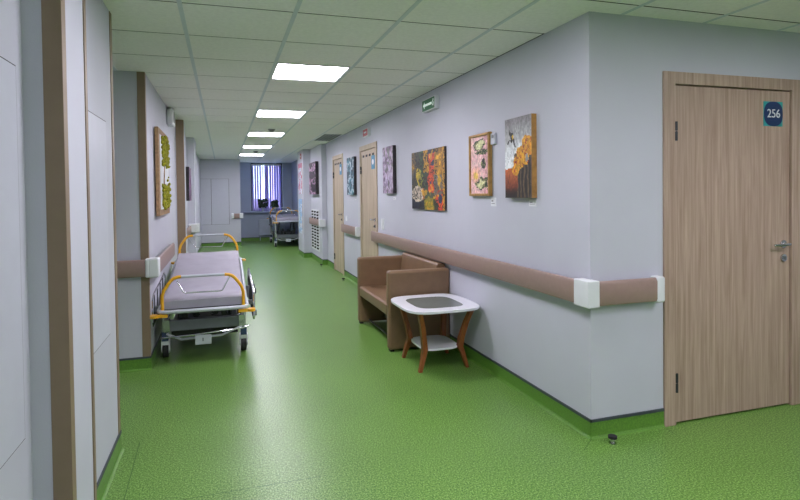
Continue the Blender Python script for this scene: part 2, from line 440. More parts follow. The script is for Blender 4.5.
for n, (a, b), nm in ((2, D1, 'nearer pale oak door along the corridor, beside the brown sofa'), (3, D2, 'farther pale oak door along the corridor')):
    d = door(n, (XR, b, 0), -PI/2, b-a, DTOP, .075, nm, M['woodp'], slots=True)
    W_ = b-a
    s_ = MB().box(W_-.30, W_-.13, -.005, 0, 1.86, 2.06).build('door_sign', M['signblue'], d)
    MB().prism([(W_-.215+.045*math.cos(a_*PI/12), 1.965+.04*math.sin(a_*PI/12)) for a_ in range(24)], 'y', -.0065, -.005).build('sign_mark', M['signw'], s_)

# ------------------------------------------------------------------ window
wd = thing('window_1', ((WX[0]+WX[1])/2, WY, WZ[0]), 'tall window with dark frame at the corridor end', 'window', kind='structure')
def Wl(mb, name, mt, parent, **k):
    mb.v = [(x-(WX[0]+WX[1])/2, y-WY, z-WZ[0]) for x, y, z in mb.v]
    return mb.build(name, mt, parent, **k)
fr = MB().box(WX[0]+.001, WX[0]+.07, WY+.10, WY+.19, WZ[0]+.001, WZ[1]-.001).box(WX[1]-.07, WX[1]-.001, WY+.10, WY+.19, WZ[0]+.001, WZ[1]-.001).box(WX[0]+.07, WX[1]-.07, WY+.10, WY+.19, WZ[0]+.001, WZ[0]+.07).box(WX[0]+.07, WX[1]-.07, WY+.10, WY+.19, WZ[1]-.07, WZ[1]-.001).box(1.36, 1.41, WY+.11, WY+.18, WZ[0]+.07, WZ[1]-.07)
Wl(fr, 'window_frame', M['wframe'], wd)
Wl(MB().box(WX[0]+.07, WX[1]-.07, WY+.145, WY+.15, WZ[0]+.07, WZ[1]-.07), 'window_pane', M['pane'], wd)
Wl(MB().box(.66, 1.96, WY-.16, WY-.001, .925, .955), 'window_sill', M['sill'], wd, bevel=.006)
bl = thing('vertical_blind', (1.38, WY+.045, 2.47), 'pale lavender vertical blind hanging in the window', 'blind')
MB().box(-.485, .485, -.02, .02, .0, .04).build('head_rail', M['cap'], bl)
k = 0
for i in range(12):
    x = -.44 + i*.08
    wv = .05 if i in (4, 8) else .078
    ang = .35
    a = Vector((math.cos(ang)*wv/2, math.sin(ang)*wv/2, 0))
    n_ = Vector((-math.sin(ang), math.cos(ang), 0))*.0007
    c = Vector((x, 0, 0))
    pts = [c-a-n_, c+a-n_, c+a+n_, c-a+n_]
    MB().prism([(p.x, p.y) for p in pts], 'z', -1.50 + .02*random.random(), 0).build('slat', M['blind_blue' if i > 6 or i == 0 else 'blind'], bl)
# building across the street
bd = MB().box(-8, 14, 30, 34, -3, 7)
bd2 = MB()
bo = bd.build('facade_wall', M['brick'])
tag(bo, 'pink brick building seen through the window', 'building')
for i in range(7):
    for j in range(3):
        MB().box(-6.5+i*2.6, -5.3+i*2.6, 29.97, 30.0, -1.6+j*2.9, .2+j*2.9).build('building_window', M['paper'] if (i+j) % 3 else M['wframe'], bo)

# radiator
rd = thing('radiator', (1.52, WY-.08, 0), 'flat white panel radiator under the window', 'radiator')
MB().box(-.42, .42, -.04, .03, .18, .70).build('radiator_panel', M['radiator'], rd, bevel=.01)
for q in (-.38, .38): MB().cyl((q, .0, .2), (q, .0, .0), .012).build('pipe', M['radiator'], rd)

# potted plants on the sill
def plant(x, s, n, lab, hgt):
    p = thing('potted_plant', (x, WY-.115, .955), lab, 'plant')
    prof = [(.045, 0), (.06, .12), (.066, .13), (.05, .13)]
    mb = MB().tube([(0, 0, 0), (0, 0, .12), (0, 0, .135)], [.04, .056, .06], 16); mb.build('pot', M['pot'], p, smooth=True)
    st = MB(); lf = MB()
    for i in range(n):
        a = random.random()*6.28; rr_ = s*(.3+.7*random.random()); z = .14 + hgt*random.random()
        e_ = Vector((rr_*math.cos(a), rr_*math.sin(a)*.5, z))
        if i % 4 == 0: st.tube([(0, 0, .12), e_*.5 + Vector((0, 0, .08)), e_], .003, 5)
        for q in range(2):
            d_ = Vector((random.gauss(0, 1), random.gauss(0, .6), random.gauss(0, .7))).normalized()*.055
            nn = d_.cross(Vector((random.random()-.5, 1, random.random()-.5))).normalized()*.028
            lf.add([e_-d_, e_+nn, e_+d_, e_-nn], [(0, 1, 2, 3)])
    st.build('stem', M['leaf'], p); lf.build('foliage', M['leaf'], p)
plant(1.24, .15, 75, 'bushy dark plant at the left on the window sill', .26)
plant(1.62, .13, 50, 'smaller dark plant at the right on the window sill', .22)

# ------------------------------------------------------------------ ceiling fittings
first = None
labs = {2: 'bright square ceiling panel light nearest the viewer', 6: 'second bright ceiling panel light along the corridor', 10: 'third bright ceiling panel light along the corridor', 14: 'fourth bright ceiling panel light along the corridor', 18: 'farthest ceiling panel light, nearest the window', -9: 'panel light behind the viewer', -2: 'panel light above the viewer'}
for (i, j) in LIGHTS:
    loc = (GX0+(i+.5)*GPX, GY0+(j+.5)*GPY, H)
    lb = labs[j] if i == 0 else {-4: 'panel light before door 256', -6: 'panel light farther back in front of door 256'}[j]
    if first is None:
        first = thing('ceiling_light', loc, lb, 'ceiling light', 'square panel lights in the ceiling')
        a, b = GPX/2-.012, GPY/2-.012
        fr = MB()
        for (x0, x1, y0, y1) in ((-a, a, -b, -b+.014), (-a, a, b-.014, b), (-a, -a+.014, -b+.014, b-.014), (a-.014, a, -b+.014, b-.014)): fr.box(x0, x1, y0, y1, -.002, .03)
        fr.build('light_frame', M['cap'], first)
        MB().box(-a+.014, a-.014, -b+.014, b-.014, .006, .02).build('diffuser', M['lamp'], first)
        MB().box(-a, a, -b, b, .03, .05).build('housing', M['cap'], first)
    else:
        dup(first, loc, label=lb)
# ceiling vent (egg-crate grille)
vx0, vx1, vy0, vy1 = GX0+2*GPX+.012, XR-.01, GY0+10*GPY+.01, GY0+12*GPY-.01
v = thing('ceiling_vent', ((vx0+vx1)/2, (vy0+vy1)/2, H), 'dark lattice air grille in the ceiling by the right wall', 'air vent')
hx, hy = (vx1-vx0)/2, (vy1-vy0)/2
fr = MB().box(-hx, hx, -hy, -hy+.03, -.004, .03).box(-hx, hx, hy-.03, hy, -.004, .03).box(-hx, -hx+.03, -hy+.03, hy-.03, -.004, .03).box(hx-.03, hx, -hy+.03, hy-.03, -.004, .03)
fr.build('frame', M['cap'], v)
MB().box(-hx+.03, hx-.03, -hy+.03, hy-.03, .0, .03).build('backing', M['void'], v)
g = MB()
for k in range(1, 5): x = -hx+.03 + k*(2*hx-.06)/5; g.box(x-.004, x+.004, -hy+.03, hy-.03, -.002, .002)
for k in range(1, 12): y = -hy+.03 + k*(2*hy-.06)/12; g.box(-hx+.03, hx-.03, y-.010, y+.010, -.002, .002)
g.build('grille', M['tbar'], v)
sd = None
for y, lb in ((8.84, 'round smoke detector between the second and third panel lights'), (13.3, 'round smoke detector between the fourth and farthest panel lights')):
    if sd is None:
        sd = thing('smoke_detector', (.772, y, H), lb, 'smoke detector', 'smoke detectors')
        MB().tube([(0, 0, 0), (0, 0, -.015), (0, 0, -.03), (0, 0, -.045)], [.055, .055, .04, .03], 18).build('detector_body', M['grey'], sd, smooth=True)
        MB().cyl((0, 0, 0), (0, 0, -.006), .065, 20).build('detector_base', M['cap'], sd)
    else: dup(sd, (.772, y, H), label=lb)

# ------------------------------------------------------------------ handrails
def rail_cover(mb, axis, plane, sgn, a0, a1, z0=.812, z1=.962, out=.066, th=.028):
    """bevelled board profile standing off the wall"""
    o_ = plane + sgn*out; i_ = plane + sgn*(out-th)
    pr = [(i_, z0+.012), (i_ + sgn*.010, z0), (o_-sgn*.006, z0+.004), (o_, z0+.02), (o_, z1-.022), (o_-sgn*.008, z1-.004), (i_+sgn*.008, z1), (i_, z1-.012)]
    mb.prism(pr, 'y' if axis == 'x' else 'x', a0, a1)
def brackets(mb, axis, plane, sgn, lst, z=.885, out=.04):
    for a in lst:
        if axis == 'x': mb.box(plane, plane+sgn*out, a-.03, a+.03, z-.04, z+.04)
        else: mb.box(a-.03, a+.03, plane, plane+sgn*out, z-.04, z+.04)
def inner(mb, axis, plane, sgn, a0, a1, z0=.83, z1=.945, out=.04):
    if axis == 'x': mb.box(plane+sgn*.022, plane+sgn*out, a0, a1, z0, z1)
    else: mb.box(a0, a1, plane+sgn*.022, plane+sgn*out, z0, z1)
def rails(name_lab, covers, inners, brk, caps, dz=0):
    t = thing('handrail', (0, 0, 0), name_lab, 'handrail')
    for c in covers:
        mb = MB(); rail_cover(mb, *c); mb.build('rail_cover', M['rail'], t, smooth=False, bevel=.003, seg=2)
    mb = MB()
    for c in inners: inner(mb, *c)
    mb.build('rail_core', M['grey'], t)
    for c in brk:
        for a in c[3]:
            mb = MB(); brackets(mb, c[0], c[1], c[2], [a], *c[4:]); mb.build('bracket', M['grey'], t)
    for nm, b in caps:
        mb = MB().prism(b[0], 'z', b[1], b[2]) if isinstance(b[0], list) else MB().box(*b)
        mb.build(nm, M['cap'], t, bevel=.014, seg=4)
    return t
rails('long brown handrail with white corner cap, beside the sofa and door 256',
      [('x', XR, -1, 2.77, 7.46), ('y', YC, -1, 2.115, 2.545)],
      [('x', XR, -1, 2.78, 7.45), ('y', YC, -1, 2.12, 2.54)],
      [('x', XR, -1, [3.2, 4.2, 5.2, 6.2, 7.2]), ('y', YC, -1, [2.3])],
      [('corner_cap', ([(XR-.071, 2.775), (XR-.071, YC-.071), (2.118, YC-.071), (2.118, YC-.001), (XR-.001, YC-.001), (XR-.001, 2.775)], .808, .968)), ('end_cap', (2.54, 2.60, YC-.072, YC-.001, .807, .967))])
rails('short brown handrail with white end between the two corridor doors',
      [('x', XR, -1, 8.42, 9.50)], [('x', XR, -1, 8.43, 9.49)], [('x', XR, -1, [8.7, 9.3])],
      [('end_cap', (XR-.071, XR-.001, 8.32, 8.425, .808, .968))])
rails('brown handrail over the slotted grille by the far pillar',
      [('x', 2.0, -1, 11.26, 12.6)], [('x', 2.0, -1, 11.27, 12.59)], [('x', 2.0, -1, [11.6, 12.3])],
      [('corner_cap', (1.928, 2.0-.001, 11.13, 11.265, .808, .968)), ('corner_cap', (1.985, 2.06, 11.13, 11.199, .808, .968))])
rails('brown handrail with white corner cap wrapping the left recess corner',
      [('x', XL2, 1, 5.04, 6.6, .812, .962, .085), ('y', 5.0, -1, -2.09, -.645, .812, .962, .07)],
      [('x', XL2, 1, 5.05, 6.59, .83, .945, .06), ('y', 5.0, -1, -2.08, -.7)], [('x', XL2, 1, [5.4, 6.3], .885, .06), ('y', 5.0, -1, [-1.0, -1.7])],
      [('corner_cap', (XL2+.006, XL2+.092, 4.924, 5.05, .806, .97)), ('corner_cap', (-.648, XL2+.02, 4.924, 4.993, .806, .97))])
rails('short brown handrail with white end cap on the far left pilaster',
      [('x', XL2, 1, 8.4, 10.32)], [('x', XL2, 1, 8.41, 10.3)], [('x', XL2, 1, [8.8, 9.9])],
      [('corner_cap', (XL2+.01, -.43, 10.31, 10.399, .83, .99)), ('corner_cap', (-.499, -.43, 10.38, 10.5, .83, .99))])
rails('small brown handrail with white caps on the end wall corner',
      [('y', 16.5, -1, .30, .46)], [('y', 16.5, -1, .31, .45)], [('y', 16.5, -1, [.38])],
      [('end_cap', (.22, .30, 16.43, 16.499, .808, .968)), ('corner_cap', (.46, .562, 16.43, 16.56, .808, .968))])

# ------------------------------------------------------------------ wall panels, signs and small fittings
def panel(loc, rz, w_, h_, label, group=None, t=.003):
    p = thing('access_panel', loc, label, 'wall panel', rz=rz)
    MB().box(-w_/2-.008, w_/2+.008, -.0008, 0, -.005, h_+.005).build('panel_gap', M['seam'], p)
    MB().box(-w_/2, w_/2, -t, -.0008, 0, h_).build('panel_leaf', M['white'], p)
    return p
panel((-.637, 1.50, .715), PI/2, 1.0, 1.21, 'large flush white panel at the far left edge')
panel((XL, 2.86, .75), PI/2, .76, 1.16, 'flush white panel beyond the nearest pilaster')
panel((-.515, 16.5, .65), 0, .35, 1.34, 'narrow left panel outlined on the end wall')
panel((-.085, 16.5, .65), 0, .49, 1.34, 'wider right panel outlined on the end wall')
panel((XL2, 7.05, 1.45), PI/2, .5, .42, 'thin outlined panel beside the yellow relief picture')

# exit sign
e = thing('exit_sign', (XR, 5.19, 2.42), 'small green exit sign high on the right wall', 'sign', rz=-PI/2)
MB().box(-.18, .18, -.05, 0, -.065, .065).build('sign_case', M['cap'], e, bevel=.006)
pl = MB().box(-.17, .17, -.053, -.05, -.056, .056).build('sign_face', M['green'], e)
MB().box(-.10, .10, -.0545, -.053, -.012, .012).prism([(-.10, .035), (-.14, 0), (-.10, -.035)], 'y', -.0545, -.053).build('arrow', M['exitlit'], pl)
MB().ball((.14, -.054, .03), .010, .002, .010).tube([(.135, -.054, .018), (.145, -.054, -.005), (.135, -.054, -.03)], .005, 6).build('running_figure', M['exitlit'], pl)
e = thing('fire_sign', (XR, 7.79, 2.42), 'small red fire sign high above the nearer corridor door', 'sign', rz=-PI/2)
MB().box(-.16, .16, -.04, 0, -.06, .06).build('sign_case', M['cap'], e, bevel=.005)
pl = MB().box(-.14, .12, -.043, -.04, -.05, .05).build('sign_face', M['red'], e)
MB().box(-.08, .06, -.0445, -.043, -.008, .014).build('sign_mark', M['paper'], pl)
# sign on the pillar side
def flat_on(name, X, y0, y1, z0, z1, fn, label, cat, group=None, depth=.004): pass

# light switch
s = thing('light_switch', (XR, 7.06, 1.0), 'white double switch beside the nearer corridor door', 'switch', rz=-PI/2)
MB().box(-.06, .06, -.01, 0, .0, .15).build('switch_plate', M['cap'], s, bevel=.004)
MB().box(-.035, .035, -.014, -.01, .08, .13).build('rocker', M['signw'], s, bevel=.002)
MB().box(-.035, .035, -.014, -.01, .02, .07).build('rocker', M['signw'], s, bevel=.002)
s = thing('light_switch', (XR, 9.32, 1.02), 'small white switch beside the farther corridor door', 'switch', rz=-PI/2)
MB().box(-.05, .05, -.01, 0, .0, .09).build('switch_plate', M['cap'], s, bevel=.004)
MB().box(-.03, .03, -.014, -.01, .02, .07).build('rocker', M['signw'], s, bevel=.002)
# small white box by the framed flower painting
s = thing('sensor_box', (XR, 3.875, 1.885), 'small white box peeking from behind the framed flower painting', 'sensor', rz=-PI/2)
MB().box(-.035, .035, -.02, 0, 0, .09).build('box_cover', M['white'], s, bevel=.004)
MB().box(-.015, .02, -.022, -.02, .05, .075).build('box_inset', M['grey'], s)
# alarm speaker on left wall
s = thing('wall_speaker', (XL2, 6.98, 2.355), 'white rounded wall speaker high on the left wall', 'speaker', rz=PI/2)
MB().prism([(-.16+.32*0, .0), (.16, .0), (.16, .14), (.10, .2), (-.10, .2), (-.16, .14)], 'y', -.075, 0).build('speaker_case', M['cap'], s, bevel=.02)
MB().cyl((0, -.078, .1), (0, -.074, .1), .07, 20).build('speaker_grille', M['grey'], s)
# slotted grille on the recess wall
s = thing('wall_grille', (2.0, 12.05, .24), 'tall slotted white air grille on the wall by the far pillar', 'air vent', rz=-PI/2)
MB().box(-.55, .55, -.012, 0, 0, .92).build('grille_plate', M['cap'], s)
gm = MB()
for c in range(3):
    for k in range(13):
        zz = .04 + k*.067; xx = -.50 + c*.345
        gm.prism([(xx, zz), (xx+.24, zz+.004), (xx+.28, zz+.042), (xx+.04, zz+.038)], 'y', -.0145, -.011)
gm.build('grille_slots', M['void'], s)

# door stops
def door_stop(x, y, lab):
    s = thing('door_stop', (x, y, 0), lab, 'door stop', 'floor door stops')
    MB().tube([(0, 0, 0), (0, 0, .006), (0, 0, .006), (0, 0, .03)], [.022, .022, .013, .013], 18).build('stop_post', M['steel'], s, smooth=True)
    MB().tube([(0, 0, .03), (0, 0, .032), (0, 0, .046), (0, 0, .049)], [.016, .026, .026, .02], 20).build('rubber_ring', M['black'], s, smooth=True)
door_stop(2.187, 2.62, 'black capped door stop on the floor by the white wall corner')
door_stop(1.93, 11.0, 'tiny door stop on the floor by the far pillar wall')
door_stop(1.96, 9.0, 'tiny door stop on the floor between the corridor doors')

# ------------------------------------------------------------------ paintings
def hsh(x, y, k=0):
    v_ = math.sin(x*12.9898 + y*78.233 + k*37.719)*43758.5453
    return v_ - math.floor(v_)
def vn(x, y, k=0):
    xi, yi = math.floor(x), math.floor(y); fx, fy = x-xi, y-yi
    fx = fx*fx*(3-2*fx); fy = fy*fy*(3-2*fy)
    a = hsh(xi, yi, k)*(1-fx) + hsh(xi+1, yi, k)*fx; b = hsh(xi, yi+1, k)*(1-fx) + hsh(xi+1, yi+1, k)*fx
    return a*(1-fy) + b*fy
def fbm(x, y, k=0): return .5*vn(x, y, k) + .3*vn(x*2.1, y*2.1, k+1) + .2*vn(x*4.3, y*4.3, k+2)
def mix(a, b, t):
    t = max(0, min(1, t)); return tuple(a[i]*(1-t)+b[i]*t for i in range(3))
def painting(loc, rz, w_, h_, d_, fn, label, group=None, edge='canvas', frame=None, nu=56, nv=72, tilt=0, warp=.08):
    """local x right, z up, viewer at -y, back of the canvas at y=0"""
    t = thing('painting', loc, label, 'painting', group, rz=rz)
    t.rotation_euler = (tilt, 0, rz)
    fw = frame or 0
    x0, x1, z0, z1 = -w_/2+fw, w_/2-fw, fw, h_-fw
    vs = []; fs = []; cols = []
    yy = -d_-.0012 if not frame else -d_+.012
    for j in range(nv+1):
        for i in range(nu+1): vs.append((x0+(x1-x0)*i/nu, yy, z0+(z1-z0)*j/nv))
    for j in range(nv):
        for i in range(nu):
            a = j*(nu+1)+i; fs.append((a, a+1, a+nu+2, a+nu+1))
            U, V = (i+.5)/nu, (j+.5)/nv; wu = (fbm(U*7, V*9, 101)-.5)*warp; wv_ = (fbm(U*7, V*9, 131)-.5)*warp
            c = fn(U+wu, V+wv_); g_ = .72 + .56*(fbm(U*24, V*30, 151)); c = tuple(255*(max(0, q)*g_/255)**1.04 for q in c); cols.append(s2l(tuple(max(0, min(255, q))/255 for q in c)))
    me = bpy.data.meshes.new('painted_canvas'); me.from_pydata(vs, [], fs); me.materials.append(M['paint'])
    at = me.attributes.new('paint', 'FLOAT_COLOR', 'FACE')
    at.data.foreach_set('color', [q for c in cols for q in (*c, 1)])
    o = bpy.data.objects.new('painted_canvas', me); COL.objects.link(o); o.parent = t
    if frame:
        fr = MB()
        def side(poly): fr.prism(poly, 'y', -d_, 0)
        X0, X1, Z0, Z1 = -w_/2, w_/2, 0, h_
        side([(X0, Z0), (X1, Z0), (x1, z0), (x0, z0)]); side([(X1, Z0), (X1, Z1), (x1, z1), (x1, z0)])
        side([(X1, Z1), (X0, Z1), (x0, z1), (x1, z1)]); side([(X0, Z1), (X0, Z0), (x0, z0), (x0, z1)])
        fr.build('picture_frame', M['gold'], t, bevel=.005)
        MB().box(x0, x1, -.012, -.004, z0, z1).build('backing_board', M['darkedge'], t)
    else:
        MB().box(-w_/2, w_/2, -d_, 0, 0, h_).build('stretcher', M[edge], t)
    return t
def ell(u_, v_, cx, cy, rx, ry, rot=0):
    dx, dy = u_-cx, v_-cy; c, s = math.cos(rot), math.sin(rot)
    a, b = (dx*c+dy*s)/rx, (-dx*s+dy*c)/ry
    return math.sqrt(a*a+b*b)
def art_bird(u_, v_):
    n = fbm(u_*14, v_*22, 3)
    c = mix((232, 238, 238), (128, 126, 126), (v_-.55)/.42 + (n-.5)*.25)          # grey sky
    if v_ < .36: c = mix((70, 28, 16), (196, 104, 48), (v_-.02)/.3 + (n-.5)*.5)
    if v_ < .14: c = mix((28, 18, 20), c, v_/.14)
    # tree trunks
    edge = .42 + .08*math.sin(v_*9)
    if u_ > edge and v_ < .55:
        k = math.sin(u_*52 + 2*fbm(u_*6, v_*5, 8)); c = mix((34, 28, 24), (124, 104, 74), .4+.5*k*(.5+n)-.1)
    # yellow blossom mass
    for (cx, cy, rx, ry) in ((.86, .66, .20, .09), (.66, .56, .22, .08), (.52, .44, .20, .08), (.42, .34, .15, .07), (.74, .5, .18, .08), (.90, .58, .14, .08)):
        if ell(u_, v_, cx, cy, rx, ry) < 1 + (n-.5)*.5: c = mix((226, 170, 28), (190, 112, 14), (fbm(u_*22, v_*32, 5)-.4)*2.5)
    if .3 < u_ and fbm(u_*18, v_*26, 11) > .67 and .3 < v_ < .72 and c[0] > 150 and c[2] < 90: c = (150, 36, 16)
    if ell(u_, v_, .84, .50, .05, .04) < 1: c = (150, 150, 140)
    # dark small bird, wings raised
    if ell(u_, v_, .27, .765, .05, .075, -.5) < 1: c = (30, 26, 24)
    if ell(u_, v_, .20, .82, .035, .06, .5) < 1 or ell(u_, v_, .36, .70, .10, .018, -.9) < 1 or ell(u_, v_, .14, .71, .05, .02, .7) < 1: c = (34, 30, 28)
    if ell(u_, v_, .30, .775, .035, .035) < 1: c = (214, 176, 40)
    return c
def art_flowers(u_, v_):
    n = fbm(u_*12, v_*26, 21)
    c = mix((226, 176, 182), (240, 214, 200), n*1.4-.2)
    if ell(u_, v_, .28, .32, .28, .16) < 1: c = mix((246, 190, 130), (232, 182, 178), ell(u_, v_, .28, .32, .28, .16))
    if ell(u_, v_, .30, .31, .12, .055) < 1: c = (232, 196, 92)
    if u_ > .72: c = mix(c, (178, 108, 120), (n-.3)*1.6)
    for (cx, cy, rx, ry) in ((.50, .84, .30, .09), (.62, .72, .28, .045), (.62, .16, .30, .09), (.75, .24, .2, .05), (.72, .52, .12, .07)):
        e_ = ell(u_, v_, cx, cy, rx, ry)
        if e_ < 1.1 + (n-.5)*.9: c = (52, 66, 40) if fbm(u_*20, v_*44, 7) > .42 else (150, 150, 96)
    for (cx, cy) in ((.46, .83), (.60, .87), (.52, .14), (.64, .19)):
        if ell(u_, v_, cx, cy, .17, .048) < 1 + (n-.5)*.6: c = mix((236, 232, 190), (196, 200, 140), n)
    if ell(u_, v_, .74, .55, .05, .05, .4) < 1 or ell(u_, v_, .70, .49, .10, .016, .5) < 1: c = (30, 26, 26)
    return c
def art_abstract(u_, v_):
    n = fbm(u_*9, v_*8, 31)
    c = mix((36, 44, 34), (74, 78, 52), n)
    if u_ < .16: c = mix((150, 110, 40), (50, 52, 40), n*1.6-.2 + (.3 if v_ < .5 else 0))
    if u_ < .2 and v_ < .16: c = (20, 30, 48)
    if v_ < .2 and .18 < u_ < .42: c = mix((18, 30, 56), (60, 60, 50), n-.1)
    if .27 < u_ < .44 and v_ > .55: c = mix((26, 54, 34), (58, 90, 46), n)
    if .40 < u_ < .58 and v_ > .62: c = mix((206, 156, 26), (150, 110, 30), n)
    if ell(u_, v_, .27, .53, .10, .20, .35) < 1: c = mix((196, 168, 34), (96, 124, 44), (u_-.2)*5)
    if ell(u_, v_, .22, .26, .20, .13) < 1 + (n-.5)*.4: c = mix((214, 200, 178), (150, 140, 124), (fbm(u_*26, v_*20, 2)-.3)*1.8)
    if .36 < u_ < .5 and .18 < v_ < .36: c = mix((184, 110, 48), (150, 92, 50), n)
    if .42 < u_ < .70 and v_ < .2: c = mix((176, 158, 32), (96, 96, 34), n)
    if .42 < u_ < .66 and .2 < v_ < .5: c = mix((50, 66, 50), (96, 108, 80), n)
    if .53 < u_ < .70 and v_ > .90: c = (44, 46, 60)
    if .55 < u_ < .74 and .55 < v_ < .92 or ell(u_, v_, .62, .45, .11, .18) < 1: c = mix((214, 92, 40), (170, 50, 28), n*1.3-.1)
    for (cx, cy, rx, ry) in ((.69, .76, .055, .06), (.60, .45, .04, .05), (.87, .19, .07, .09)):
        e_ = ell(u_, v_, cx, cy, rx, ry)
        if e_ < 1.5: c = (206, 74, 34)
        if e_ < .8: c = (34, 64, 104)
    if .73 < u_ < .94 and v_ > .56: c = mix((190, 140, 40), (120, 88, 36), n*1.3)
    if .70 < u_ < .94 and .26 < v_ < .56: c = mix((120, 116, 110), (90, 78, 60), n*1.5-.2)
    if .80 < u_ and v_ < .34 and ell(u_, v_, .88, .19, .07, .09) > 1.5: c = mix((196, 60, 34), (150, 40, 30), n)
    if ell(u_, v_, .88, .19, .04, .055) < 1: c = (30, 44, 90)
    if u_ > .94: c = mix((210, 160, 50), (150, 108, 40), n)
    q = fbm(u_*8, v_*7, 77)
    if q > .68: c = mix(c, (222, 168, 24), .75)
    if .42 < q < .48 or q < .30: c = mix(c, (22, 24, 22), .8)
    return c
def art_cold(k, pal):
    def fn(u_, v_):
        n = fbm(u_*3.2, v_*5, k)*1.5 - .2; m_ = fbm(u_*6, v_*8, k+7)
        t_ = max(0, min(.999, n))*(len(pal)-1); i_ = int(t_)
        c = mix(pal[i_], pal[i_+1], (t_-i_)*2-.5)
        return mix(c, pal[0] if m_ > .62 else c, .7)
    return fn
painting((XR, 3.455, 1.455), -PI/2, .365, .59, .040, art_bird, 'painting of a dark bird above yellow blossoming trees')
painting((XR, 4.10, 1.468), -PI/2, .37, .525, .035, art_flowers, 'narrow gold framed painting of white flowers on pink', frame=.022)
painting((XR, 5.32, 1.322), -PI/2, .95, .635, .022, art_abstract, 'large wide colourful abstract painting with orange and yellow patches', edge='darkedge', nu=90)
painting((XR, 6.66, 1.50), -PI/2, .44, .61, .045, art_cold(41, [(92, 100, 88), (120, 108, 130), (150, 134, 162), (186, 176, 196), (160, 140, 164), (96, 84, 104), (60, 50, 64)]), 'mauve and grey painting right of the nearer corridor door', edge='darkedge')
painting((XR, 8.80, 1.485), -PI/2, .52, .63, .045, art_cold(57, [(28, 54, 70), (50, 120, 140), (36, 84, 104), (190, 206, 214), (62, 130, 146), (34, 44, 60)]), 'teal and white painting between the two corridor doors', edge='darkedge')
painting((2.0, 12.0, 1.50), -PI/2, .88, .72, .07, art_cold(63, [(26, 20, 28), (70, 50, 72), (20, 18, 24), (190, 150, 180), (34, 26, 36)]), 'dark purple painting on the wall by the far pillar', edge='darkedge')
painting((XL2, 9.6, 1.42), PI/2, .6, .56, .10, art_cold(71, [(110, 70, 110), (70, 44, 74), (140, 100, 130), (60, 50, 60)]), 'purple painting seen edge-on on the far left wall', edge='darkedge')

# yellow moss relief picture on the left wall
rp = thing('relief_picture', (XL2, 6.03, 1.31), 'wooden board picture with raised yellow moss on the left wall', 'picture', rz=PI/2)
MB().box(-.50, .50, -.045, -.012, 0, .86).build('board', M['bark'], rp, bevel=.004)
MB().box(-.40, .44, -.048, -.045, .06, .80).build('pale_centre', M['paper'], rp)
mo = MB()
for k in range(260):
    top = k % 2
    x = -.30 + .66*random.random(); z = (.50 + .30*random.random()) if top else (.06 + .24*random.random())
    if not top and x > .2 and random.random() < .3: z += .1
    s_ = .010 + .015*random.random()
    mo.ball((x, -.050-.018*random.random(), z), s_, s_*.8, s_, 6)
tag(mo.build('moss', M['flower'], rp), kind='stuff')
MB().tube([(-.30, -.045, .1), (-.15, -.055, .3), (-.05, -.05, .5), (.1, -.05, .7)], .006, 6).build('twig', M['bark'], rp)

# caption cards beside paintings
def card(loc, rz, w_, h_, label):
    c = thing('caption_card', loc, label, 'caption card', rz=rz)
    MB().box(-w_/2, w_/2, -.003, 0, 0, h_).build('card', M['paper'], c)
    MB().box(-w_/2+.012, 0, -.0036, -.003, h_*.55, h_*.68).build('print_line', M['ink'], c)
    MB().box(-w_/2+.012, w_/2-.02, -.0036, -.003, h_*.3, h_*.36).build('print_line', M['ink'], c)
card((XR, 3.325, 1.395), -PI/2, .095, .048, 'white caption card below the bird painting')
card((XR, 3.90, 1.385), -PI/2, .085, .07, 'white caption card below the framed flower painting')
card((XR, 6.52, 1.42), -PI/2, .10, .03, 'white caption card below the mauve painting')
card((XR, 8.62, 1.40), -PI/2, .10, .04, 'white caption card below the teal painting')

# notices on the pillar side
def art_notice(k, col):
    def fn(u_, v_):
        if v_ > .86: return col
        if fbm(u_*5, v_*9, k) > .56: return col
        return (214, 220, 232)
    return fn
def notice(loc, w_, h_, fn, lab):
    p = painting(loc, -PI/2, w_, h_, .006, fn, lab, nu=20, nv=34, warp=0)
    p.name = 'notice'; p['category'] = 'notice'
notice((1.82, 13.14, 1.52), .62, .74, art_notice(81, (206, 120, 150)), 'upper pink and white notice on the pillar side')
notice((1.82, 13.14, .55), .62, .84, art_notice(91, (150, 190, 226)), 'lower pale blue notice on the pillar side')
s = thing('fire_sign', (1.82, 13.0, 2.36), 'tiny red sign at the top of the pillar side', 'sign', rz=-PI/2)
MB().box(-.07, .07, -.01, 0, 0, .13).build('sign_face', M['red'], s)
MB().box(-.04, .04, -.012, -.01, .05, .08).build('sign_mark', M['paper'], s)

# ------------------------------------------------------------------ sofa
sf = thing('sofa', (1.79, 5.42, 0), 'tan two-seat box sofa against the right wall', 'sofa')
SX0, SX1, SY0, SY1 = 1.475-1.79, 2.104-1.79, 4.785-5.42, 6.04-5.42
AT = .095
for a, b in ((SY0, SY0+AT), (SY1-AT, SY1)):
    MB().box(SX0, SX1, a, b, .015, .765).build('armrest', M['sofa'], sf, bevel=.028, seg=5)
